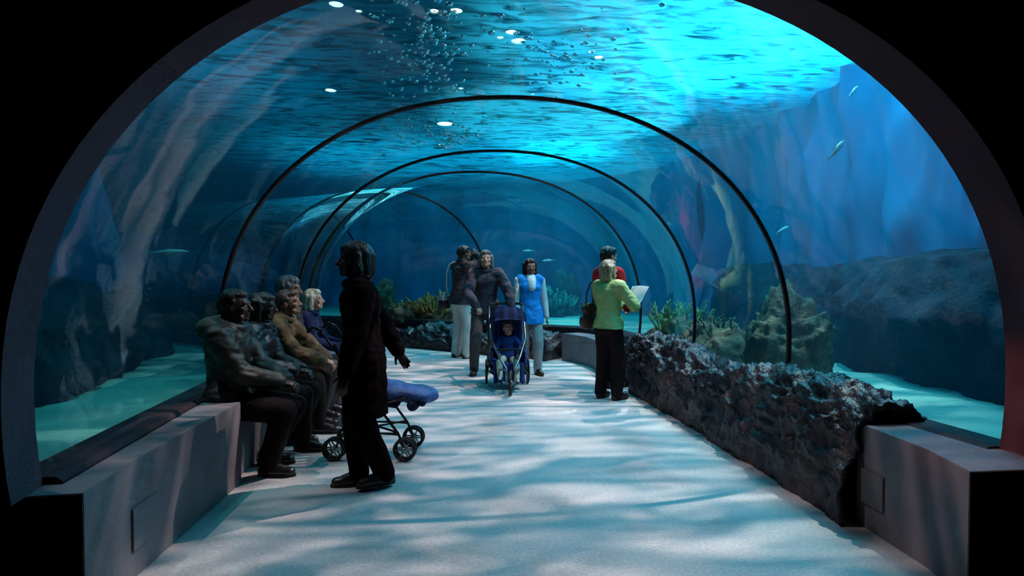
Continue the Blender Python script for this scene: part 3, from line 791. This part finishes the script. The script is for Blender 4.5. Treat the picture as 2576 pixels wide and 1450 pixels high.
log_rock('hollow_rock_log', 'long dark lava-like hollow rock log lying on the right side of the walkway',
         [(1.86, 2.80), (1.86, 3.1), (1.84, 3.8), (1.83, 5.0), (1.76, 6.3)], lambda s: (.25 + .02 * s) * (1 + .12 * math.exp(-(s * 22) ** 2)),
         lambda s: .64 + .05 * math.sin(s * 9), 3.3, 210, 70, True)
log_rock('rock_ledge', 'dark rock ledge across the far end of the walkway, left of the pale bench', [side(4.60 + j / 12, 1.70) for j in range(18)], .30, lambda s: .36 + .07 * math.sin(s * 14), 8.1, 130, 44)
log_rock('rock_mound', 'pale bluish rock mound against the glass beyond the hollow log', [side(3.74, 1.86), side(3.88, 1.86), side(4.05, 1.86)], lambda s: .15, lambda s: .62 - .25 * s, 5.7, 50, 40)

def boulder(name, label, c, r, seed, m, sub=6, amp=.3, cat='rock', freq=1.3, group=None):
    bm = bmesh.new(); bmesh.ops.create_icosphere(bm, subdivisions=sub, radius=1)
    for v in bm.verts:
        n = v.co.copy(); q = V((n.x * r[0], n.y * r[1], n.z * r[2])) * freq * 2 + V((seed, seed * .7, seed * 1.3))
        d = 1 + (ridged(q, 5) - .5) * amp + noise.noise(q * .6) * amp * .8
        v.co = V((n.x * r[0], n.y * r[1], n.z * r[2])) * d
        if v.co.z < 0: v.co.z *= .25
    o = obj(name, bm, m); o.location = c
    return tag(o, label, cat, group)
REEF = rockmat('rock_reef', (.26, .16, .09), (.06, .03, .022), None, .8, .2, 6)
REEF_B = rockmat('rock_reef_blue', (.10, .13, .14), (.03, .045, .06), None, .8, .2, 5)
boulder('reef_rock', 'tall brown reef rock standing on the sand outside the right glass', (2.72, 5.15, .38), (.38, .50, .80), 4.2, REEF, 6, .34, freq=1.6)
boulder('reef_rock', 'low brown reef rock beside the tall one, behind the hollow log', (2.62, 6.30, .38), (.42, .46, .40), 9.2, REEF, 5, .4, freq=1.8)
boulder('reef_rock', 'small dark reef rock under the mossy coral outside the right glass', (2.55, 7.4, .38), (.45, .5, .40), 2.9, REEF, 5, .4, freq=1.8)
boulder('reef_rock', 'dark reef rock under the orange coral at the far end', (-.9, 11.7, .38), (.95, .5, .42), 6.1, REEF, 5, .4)
boulder('reef_rock', 'tall shadowy reef rock left of the orange coral', (-2.1, 12.4, .38), (.30, .4, .80), 1.1, REEF, 5, .4)
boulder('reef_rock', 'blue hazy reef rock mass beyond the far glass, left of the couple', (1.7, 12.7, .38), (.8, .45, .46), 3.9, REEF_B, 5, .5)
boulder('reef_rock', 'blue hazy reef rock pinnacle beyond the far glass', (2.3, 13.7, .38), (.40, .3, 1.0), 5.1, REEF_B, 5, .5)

def coral(name, label, c, n, spread, hgt, m, seed, r=.03):
    rnd = random.Random(seed); bm = bmesh.new()
    for i in range(n):
        a = rnd.uniform(0, 2 * PI); q = rnd.random() ** .5
        p = V((math.cos(a) * spread[0] * q, math.sin(a) * spread[1] * q, 0))
        h = hgt * (1 - .6 * q * q) * rnd.uniform(.6, 1.1); d = V((p.x * .5 / spread[0], p.y * .5 / spread[1], 1)) + V((rnd.uniform(-.4, .4), rnd.uniform(-.4, .4), 0))
        d.normalize(); e = p + d * h; rc(bm, p, e, r, r * .6, None, 1, 7, 2)
        for k in range(5):
            b = p.lerp(e, rnd.uniform(.35, 1)); dd = (d + V((rnd.uniform(-1, 1), rnd.uniform(-1, 1), rnd.uniform(-.2, .8)))).normalized()
            rc(bm, b, b + dd * h * rnd.uniform(.15, .35), r * .6, r * .35, None, 1, 6, 2)
    o = obj(name, bm, m); o.location = c
    return tag(o, label, 'coral')
coral('branching_coral', 'yellow-green branching coral on the small dark rock outside the right glass', (2.58, 7.35, .62), 60, (.42, .35), .42, mat('coral_moss', (.30, .36, .10), .8, var=(.12, .17, .06), scale=12), 3, .020)
coral('branching_coral', 'orange and brown branching coral on the rock at the far end', (-.9, 11.6, .62), 95, (.85, .4), .36, mat('coral_orange', (.75, .26, .06), .8, var=(.30, .18, .04), scale=5), 4, .030)
coral('branching_coral', 'mossy brown coral on the low reef rock behind the hollow log', (2.62, 6.35, .66), 40, (.36, .35), .22, mat('coral_brown', (.22, .19, .09), .8, var=(.10, .07, .04), scale=12), 5, .018)
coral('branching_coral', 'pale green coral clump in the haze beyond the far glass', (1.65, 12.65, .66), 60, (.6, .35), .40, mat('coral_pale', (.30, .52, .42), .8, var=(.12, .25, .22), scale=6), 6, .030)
bm = bmesh.new(); rc(bm, (0, 0, 0), (0, 0, .85), .045, .035); rc(bm, (0, 0, .82), (.01, 0, .88), .045, .04)
o = obj('wooden_post', bm, mat('wood_wet_brown', (.11, .055, .040), .8, var=(.05, .025, .02), stretch=(1, 1, .15), scale=25)); o.location = (2.95, 7.0, .40); tag(o, 'slim brown post standing outside the right glass between the coral and the tall rock', 'post')
bm = bmesh.new(); box(bm, (-.055, -.020, -.0015), (.055, .020, .0015)); o = obj('leaflet', bm, PAPER, smooth=False); o.location = (-1.30, 9.86, .37); o.rotation_euler = (-.9, -.9, .1); tag(o, 'small white leaflet lying on the far rock ledge', 'paper')

# ------------------------------------------------------------------ fish
def fish(label, c, L_, rz, ry, m, h=.22, wd=.11, name='fish'):
    t = thing(name, label, 'fish', c, rz); t.rotation_euler = (0, ry, rz)
    bm = bmesh.new(); rings = []
    for i in range(17):
        s = i / 16; r = (math.sin(PI * min(1, s * 1.02) ** .75) ** .8) if 0 < s < 1 else .02; r = max(r, .10 if s > .5 else .02)
        rings.append([V(((.5 - s) * L_, math.cos(a) * wd * L_ * .5 * r, math.sin(a) * h * L_ * .5 * r)) for a in [2 * PI * k / 14 for k in range(14)]])
    rows = loft(bm, rings, True); bm.faces.new(rows[0]); bm.faces.new(rows[-1]); obj('body', bm, m, t)
    def fin(name, pts):
        b2 = bmesh.new(); f = b2.faces.new([b2.verts.new((x * L_, 0, z * L_)) for x, z in pts]); bmesh.ops.solidify(b2, geom=[f], thickness=.006 * L_ / .3); obj(name, b2, m, t, False)
    fin('tail_fin', [(-.46, .02), (-.62, .13), (-.57, 0), (-.62, -.13), (-.46, -.02)])
    fin('dorsal_fin', [(.12, h * .42), (-.05, h * .80), (-.2, h * .45), (-.22, h * .25)])
    fin('anal_fin', [(-.10, -h * .42), (-.2, -h * .68), (-.26, -h * .26)])
    return t
FS = mat('fish_silver', (.35, .62, .60), .3, .8, var=(.20, .42, .44), scale=20)
FY = mat('fish_pale', (.60, .72, .68), .35, .6)
fish('slender teal silver fish outside the left glass above the seated people', (-2.90, 5.0, 1.55), .30, .05, -.02, FS, .16, .10)
fish('silver fish swimming steeply in front of the right tank wall', (2.45, 4.1, 2.33), .22, .3, -.75, FS, .20, .12)
fish('faint small silver fish above the steeply swimming one', (2.95, 4.6, 2.95), .17, .3, -.75, FS, .20, .12)
fish('small silver fish low on the right near the second rib', (3.05, 5.8, 1.85), .20, .3, -.4, FS, .20, .12)
fish('tiny pale fish near the portal at the upper left', (-2.95, 4.2, 2.42), .06, .3, .3, FY, .35, .14)
fish('tiny blue fish swimming left in the middle of the far water', (.95, 11.4, 1.85), .22, PI - .1, .05, FS, .2, .1)
fish('tiny blue fish beneath the other one in the middle of the far water', (1.35, 11.3, 1.65), .24, PI - .1, .1, FS, .2, .1)

# ------------------------------------------------------------------ the tank: sand, walls, water and its surface
SAND = mat('sand_pale', (.42, .50, .42), .9, .1, var=(.30, .38, .33), scale=1.6, stretch=(1, 2.2, 1), bump=.5, bscale=14)
bm = bmesh.new()
nx, ny = 90, 110
g = [[None] * (ny + 1) for _ in range(nx + 1)]
for i in range(nx + 1):
    for j in range(ny + 1):
        x = -9 + 15 * i / nx; y = 2.30 + 15.2 * j / ny
        g[i][j] = bm.verts.new((x, y, .42 + .035 * noise.noise(V((x * .9, y * 2.4, 0))) + .012 * noise.noise(V((x * 3, y * 8, 2)))))
path = [station(1 + j / 10) for j in range(61)]
for i in range(nx):
    for j in range(ny):
        c = (g[i][j].co + g[i + 1][j + 1].co) / 2
        d = min((V((c.x, c.y)) - V((q[0], q[1]))).length for q in path)
        if d > 2.02: bm.faces.new((g[i][j], g[i + 1][j], g[i + 1][j + 1], g[i][j + 1]))
bmesh.ops.delete(bm, geom=[v for v in bm.verts if not v.link_faces], context='VERTS')
struct(obj('floor_sand', bm, SAND))

def cr(pts, n):                                  # smooth curve through plan points
    out = []; P_ = [V((*p, 0)) for p in pts]; P_ = [P_[0]] + P_ + [P_[-1]]
    for k in range(1, len(P_) - 2):
        for i in range(n):
            f = i / n; a, b, c, d = P_[k - 1:k + 3]
            out.append(.5 * (2 * b + (c - a) * f + (2 * a - 5 * b + 4 * c - d) * f * f + (3 * b - a - 3 * c + d) * f ** 3))
    out.append(P_[-2]); return out
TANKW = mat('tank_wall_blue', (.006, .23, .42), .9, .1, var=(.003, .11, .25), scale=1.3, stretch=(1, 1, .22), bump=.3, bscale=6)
def tankwall(name, pts, seed, flip):
    bm = bmesh.new(); pl = cr(pts, 34); rings = []
    for k, c in enumerate(pl):
        t = (pl[min(k + 1, len(pl) - 1)] - pl[max(k - 1, 0)]).normalized(); nn = V((t.y, -t.x, 0)) * flip; row = []
        for j in range(41):
            z = .3 + 3.75 * j / 40; q = V((c.x * 1.1, c.y * 1.1, z * .22 + seed))
            d = (ridged(q, 3) - .5) * .55 + noise.noise(q * 5) * .07 + max(0, .9 - z) * .35
            row.append(V((c.x, c.y, z)) + nn * d)
        rings.append(row)
    loft(bm, rings); struct(obj(name, bm, TANKW))
tankwall('wall_left', [(-4.3, 2.2), (-4.2, 5), (-4.6, 7), (-6.4, 9), (-8.3, 12), (-8.2, 16)], 1.3, 1)
tankwall('wall_back', [(-8.4, 15.8), (-5.5, 16.6), (-2, 16.4), (1.5, 15.6), (4.0, 13.2), (4.5, 11.0)], 5.2, 1)
tankwall('wall_right', [(4.5, 11.3), (4.6, 9.0), (4.4, 7), (4.1, 4.6), (4.2, 2.2)], 9.1, 1)

BANK_SHADE = rockmat('rock_bank_shade', (.030, .028, .045), (.012, .010, .018), None, .85, .2, 4)  # added bank; its near-black navy stands in for light fading down the walls
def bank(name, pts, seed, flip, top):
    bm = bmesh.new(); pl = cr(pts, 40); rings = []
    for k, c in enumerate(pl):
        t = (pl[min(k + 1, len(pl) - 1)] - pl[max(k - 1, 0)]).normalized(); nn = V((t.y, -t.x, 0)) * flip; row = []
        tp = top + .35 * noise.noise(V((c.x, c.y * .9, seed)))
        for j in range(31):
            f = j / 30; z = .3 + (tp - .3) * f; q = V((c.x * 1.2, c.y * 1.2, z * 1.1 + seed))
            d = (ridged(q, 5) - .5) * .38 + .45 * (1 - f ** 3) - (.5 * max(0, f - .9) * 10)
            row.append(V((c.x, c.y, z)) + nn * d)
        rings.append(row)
    loft(bm, rings); struct(obj(name, bm, BANK_SHADE))
bank('wall_reef_shade_left', [(-4.0, 2.45), (-4.0, 5), (-4.5, 7), (-6.2, 9), (-8.0, 12)], 2.2, 1, 1.35)
bank('wall_reef_shade_right', [(4.35, 9.3), (4.2, 7), (3.8, 4.6), (3.9, 2.45)], 6.4, 1, 1.65)
WZ = 3.85
# added bubbles, glossy to imitate lamp glints under the surface
def bubbles(label, c, spread, n, seed, rr):
    rnd = random.Random(seed); bm = bmesh.new()
    for i in range(n):
        p = V((rnd.gauss(0, spread[0]), rnd.gauss(0, spread[1]), rnd.gauss(0, spread[2]))); r = rr * rnd.uniform(.4, 1.3)
        ell(bm, p, (r * 1.3, r * 1.3, r * .7), None, 8, 6)
    o = obj('glint_bubbles', bm, BUB); o.location = c; o['kind'] = 'stuff'; tag(o, label, 'bubbles')
BUB = bpy.data.materials.new('bubble_glint'); BUB.use_nodes = True; _n = BUB.node_tree; _n.nodes.clear()
_o = _n.nodes.new('ShaderNodeOutputMaterial'); _t = _n.nodes.new('ShaderNodeBsdfTransparent'); _g = _n.nodes.new('ShaderNodeBsdfGlossy'); _g.inputs['Roughness'].default_value = .15
_m = _n.nodes.new('ShaderNodeMixShader'); _m.inputs[0].default_value = .85; _n.links.new(_t.outputs[0], _m.inputs[1]); _n.links.new(_g.outputs[0], _m.inputs[2]); _n.links.new(_m.outputs[0], _o.inputs[0])
bubbles('cluster of added bubbles imitating lamp glints under the surface, top centre, nearest the portal', (-.75, 5.2, 3.45), (.22, .75, .12), 240, 5, .020)
bubbles('cluster of added bubbles imitating lamp glints under the surface beyond the first rib', (-.75, 8.6, 3.5), (.35, .5, .08), 130, 6, .022)
bubbles('small cluster of added bubbles imitating lamp glints under the surface, right of the larger cluster', (.55, 5.6, 3.5), (.25, .4, .08), 90, 7, .018)
wm = bpy.data.materials.new('water_volume'); wm.use_nodes = True; nt = wm.node_tree; nt.nodes.clear()
o_ = nt.nodes.new('ShaderNodeOutputMaterial'); va = nt.nodes.new('ShaderNodeVolumeAbsorption'); vs_ = nt.nodes.new('ShaderNodeVolumeScatter'); ad = nt.nodes.new('ShaderNodeAddShader')
va.inputs['Color'].default_value = (.02, .78, .90, 1); va.inputs['Density'].default_value = .42
vs_.inputs['Color'].default_value = (.02, .52, 1, 1); vs_.inputs['Density'].default_value = .075; vs_.inputs['Anisotropy'].default_value = .25
nt.links.new(va.outputs[0], ad.inputs[0]); nt.links.new(vs_.outputs[0], ad.inputs[1]); nt.links.new(ad.outputs[0], o_.inputs['Volume'])
bm = bmesh.new()
cp = prof(.075, -.1)
rings = [[V((p.x, 2.34, p.z)) for p in ring(1, cp)]] + [ring(1 + j / 8, cp) for j in range(1, 49)]
rows = loft(bm, rings, True); bm.faces.new(rows[-1])
rect = [bm.verts.new(p) for p in ((6, 2.34, -.3), (6, 2.34, WZ), (-9, 2.34, WZ), (-9, 2.34, -.3))]
far = [bm.verts.new((v.co.x, 17.6, v.co.z)) for v in rect]
for k in range(4): bm.faces.new((rect[k], rect[(k + 1) % 4], far[(k + 1) % 4], far[k]))
bm.faces.new(far)
es = [e for e in bm.edges if all(v in set(rows[0]) for v in e.verts) and len(e.link_faces) == 1] + [bm.edges.get((rect[k], rect[(k + 1) % 4])) for k in range(4)]
bmesh.ops.triangle_fill(bm, edges=es, use_beauty=True)
bmesh.ops.recalc_face_normals(bm, faces=bm.faces[:])
me = bpy.data.meshes.new('water'); bm.to_mesh(me); bm.free()
wo = struct(mesh_obj('water', me, wm, smooth=False))

# rippled surface overhead: lets part of the lamplight straight through, scatters the rest
sm = bpy.data.materials.new('water_surface'); sm.use_nodes = True; nt = sm.node_tree; nt.nodes.clear(); N = nt.nodes; L = nt.links
out = N.new('ShaderNodeOutputMaterial'); tc = N.new('ShaderNodeTexCoord'); mp = N.new('ShaderNodeMapping'); mp.inputs['Scale'].default_value = (.85, 2.7, 1)
L.new(tc.outputs['Object'], mp.inputs['Vector'])
nz = N.new('ShaderNodeTexNoise'); nz.inputs['Scale'].default_value = 2.4; nz.inputs['Detail'].default_value = 3; nz.inputs['Distortion'].default_value = 1.2
L.new(mp.outputs[0], nz.inputs['Vector'])
rp = N.new('ShaderNodeValToRGB'); e = rp.color_ramp.elements; e[0].position = .44; e[0].color = (.06, .06, .06, 1); e[1].position = .68; e[1].color = (.96, .96, .96, 1)
L.new(nz.outputs[0], rp.inputs[0])
tl = N.new('ShaderNodeBsdfTranslucent'); tl.inputs[0].default_value = (.012, .26, .42, 1)
tp = N.new('ShaderNodeBsdfTransparent'); tp.inputs[0].default_value = (.92, .98, 1, 1)
mx = N.new('ShaderNodeMixShader'); L.new(rp.outputs[0], mx.inputs[0]); L.new(tl.outputs[0], mx.inputs[1]); L.new(tp.outputs[0], mx.inputs[2]); L.new(mx.outputs[0], out.inputs[0])
bm = bmesh.new()
n1_, n2_ = 150, 150; g = [[bm.verts.new((-8.8 + 14.6 * i / n1_, 2.36 + 15.1 * j / n2_, WZ + .02 + .03 * noise.noise(V((i * .05, j * .16, 0))))) for j in range(n2_ + 1)] for i in range(n1_ + 1)]
for i in range(n1_):
    for j in range(n2_): bm.faces.new((g[i][j], g[i + 1][j], g[i + 1][j + 1], g[i][j + 1]))
struct(obj('water_surface', bm, sm))

# ------------------------------------------------------------------ lamps and added fill lights over the tank
HOUS = mat('lamp_housing', (.03, .03, .03), .5)
LENS = emis('lamp_lens', (1, .95, .88), 60)
LENS.cycles.emission_sampling = 'NONE'
def lamp_fixture(label, c, r=.13):
    t = thing('tank_lamp', label, 'lamp', c, group='lamps hanging over the water')
    bm = bmesh.new(); disc(bm, (0, 0, 0), (0, 0, 1), r, .02, 20); obj('lens', bm, LENS, t, False)
    bm = bmesh.new()
    rows = loft(bm, [[V((math.cos(a) * q, math.sin(a) * q, z)) for a in [2 * PI * k / 20 for k in range(20)]] for q, z in ((r + .01, -.03), (r + .03, 0), (r + .03, .12), (r * .5, .26), (.02, .28))], True); bm.faces.new(rows[-1]); obj('housing', bm, HOUS, t)
LZ = 5.6
for x, y, r in [(.46, 9.80, .10), (.62, 10.15, .13), (.28, 10.03, .06), (-.50, 9.10, .10), (-.85, 9.13, .07), (2.05, 10.5, .06), (2.25, 10.75, .08), (-.83, 15.86, .22), (-3.37, 13.24, .12), (-2.36, 9.06, .11), (-2.05, 9.25, .05), (1.27, 13.08, .05), (-.40, 12.82, .05)]:
    lamp_fixture('round lamp seen as a sparkle through the water surface', (x, y, LZ), r)

def area(name, loc, rot, sx, sy, e, col):
    l = bpy.data.lights.new(name, 'AREA'); l.shape = 'RECTANGLE'; l.size = sx; l.size_y = sy; l.energy = e; l.color = col
    o = bpy.data.objects.new(name, l); o.location = loc; o.rotation_euler = rot; COL.objects.link(o); return o
def spot(name, loc, tgt, e, ang, col, r=.05, blend=.4):
    l = bpy.data.lights.new(name, 'SPOT'); l.energy = e; l.spot_size = math.radians(ang); l.spot_blend = blend; l.color = col; l.shadow_soft_size = r
    o = bpy.data.objects.new(name, l); o.location = loc; COL.objects.link(o)
    o.rotation_euler = (V(tgt) - V(loc)).to_track_quat('-Z', 'Y').to_euler(); return o
WARM = (1, .42, .37)
spot('lamp_right', (3.4, 5.6, 7.2), (.5, 5.9, 0), 7800, 60, WARM, .03)
spot('lamp_left', (-3.6, 3.4, 7.2), (-.2, 3.2, 0), 2600, 46, WARM, .03)
spot('lamp_far', (2.6, 9.5, 7.2), (.3, 8.6, 0), 6500, 62, WARM, .03)
spot('fill_sand_left', (-3.0, 4.6, 6.8), (-2.9, 4.2, 0), 1500, 30, (.4, 1, .95), .3, .9)  # this and the next two: unseen fill spots added to brighten the sand
spot('fill_sand_right', (2.9, 3.9, 6.8), (2.85, 3.7, 0), 600, 28, (.4, 1, .95), .3, .9)
spot('fill_sand_far', (1.6, 11.6, 6.8), (1.6, 11.6, 0), 3500, 60, (.4, 1, .95), .3, .9)
area('glow_right', (3.1, 5.4, 4.7), (0, 0, 0), 1.8, 4.2, 520, (.40, .88, 1))
area('glow_back', (0, 12.5, 4.9), (0, 0, 0), 8, 4, 420, (.30, .95, 1))
area('glow_left', (-3.2, 6.0, 4.9), (0, 0, 0), 1.6, 6.0, 45, (.35, .85, 1))
spot('lamp_red', (.6, 2.25, 2.52), (2.02, 2.24, .55), 60, 20, (1, .25, .18), .05)

w = bpy.data.worlds.new('World'); S.world = w; w.use_nodes = True
w.node_tree.nodes['Background'].inputs[0].default_value = (.0, .0, .0, 1)

# ------------------------------------------------------------------ camera
cd = bpy.data.cameras.new('camera_view'); co = bpy.data.objects.new('camera_view', cd); COL.objects.link(co)
r_ = V((0.9954606, -0.09517459, 0)); 
cd.lens = 1407.343 / 2576 * 36; cd.sensor_width = 36; cd.clip_start = .05; cd.clip_end = 100
# tunnel axes seen from the camera -> camera rotation
X_, Y_, Z_ = V((0.9954606, 0.00227195, 0.09514747)), V((-0.09517459, 0.02376298, 0.99517693)), V((0, 0.99971504, -0.02387134))
right = V((X_.x, Y_.x, Z_.x)); upv = V((X_.y, Y_.y, Z_.y)); fwd = V((X_.z, Y_.z, Z_.z))
Mx = Matrix((right, upv, -fwd)).transposed().to_4x4(); Mx.translation = V((-.469, 0, 1.36))
co.matrix_world = Mx
S.camera = co
S.view_settings.view_transform = 'Standard'; S.view_settings.look = 'None'; S.view_settings.gamma = 1; S.view_settings.exposure = 0; S.view_settings.use_curve_mapping = False
c = S.cycles
c.max_bounces = 6; c.diffuse_bounces = 2; c.glossy_bounces = 2; c.transparent_max_bounces = 20; c.volume_bounces = 0; c.sample_clamp_indirect = 4
c.use_denoising = True; c.use_adaptive_sampling = True; c.adaptive_threshold = .06; c.adaptive_min_samples = 12; c.caustics_reflective = False; c.caustics_refractive = False
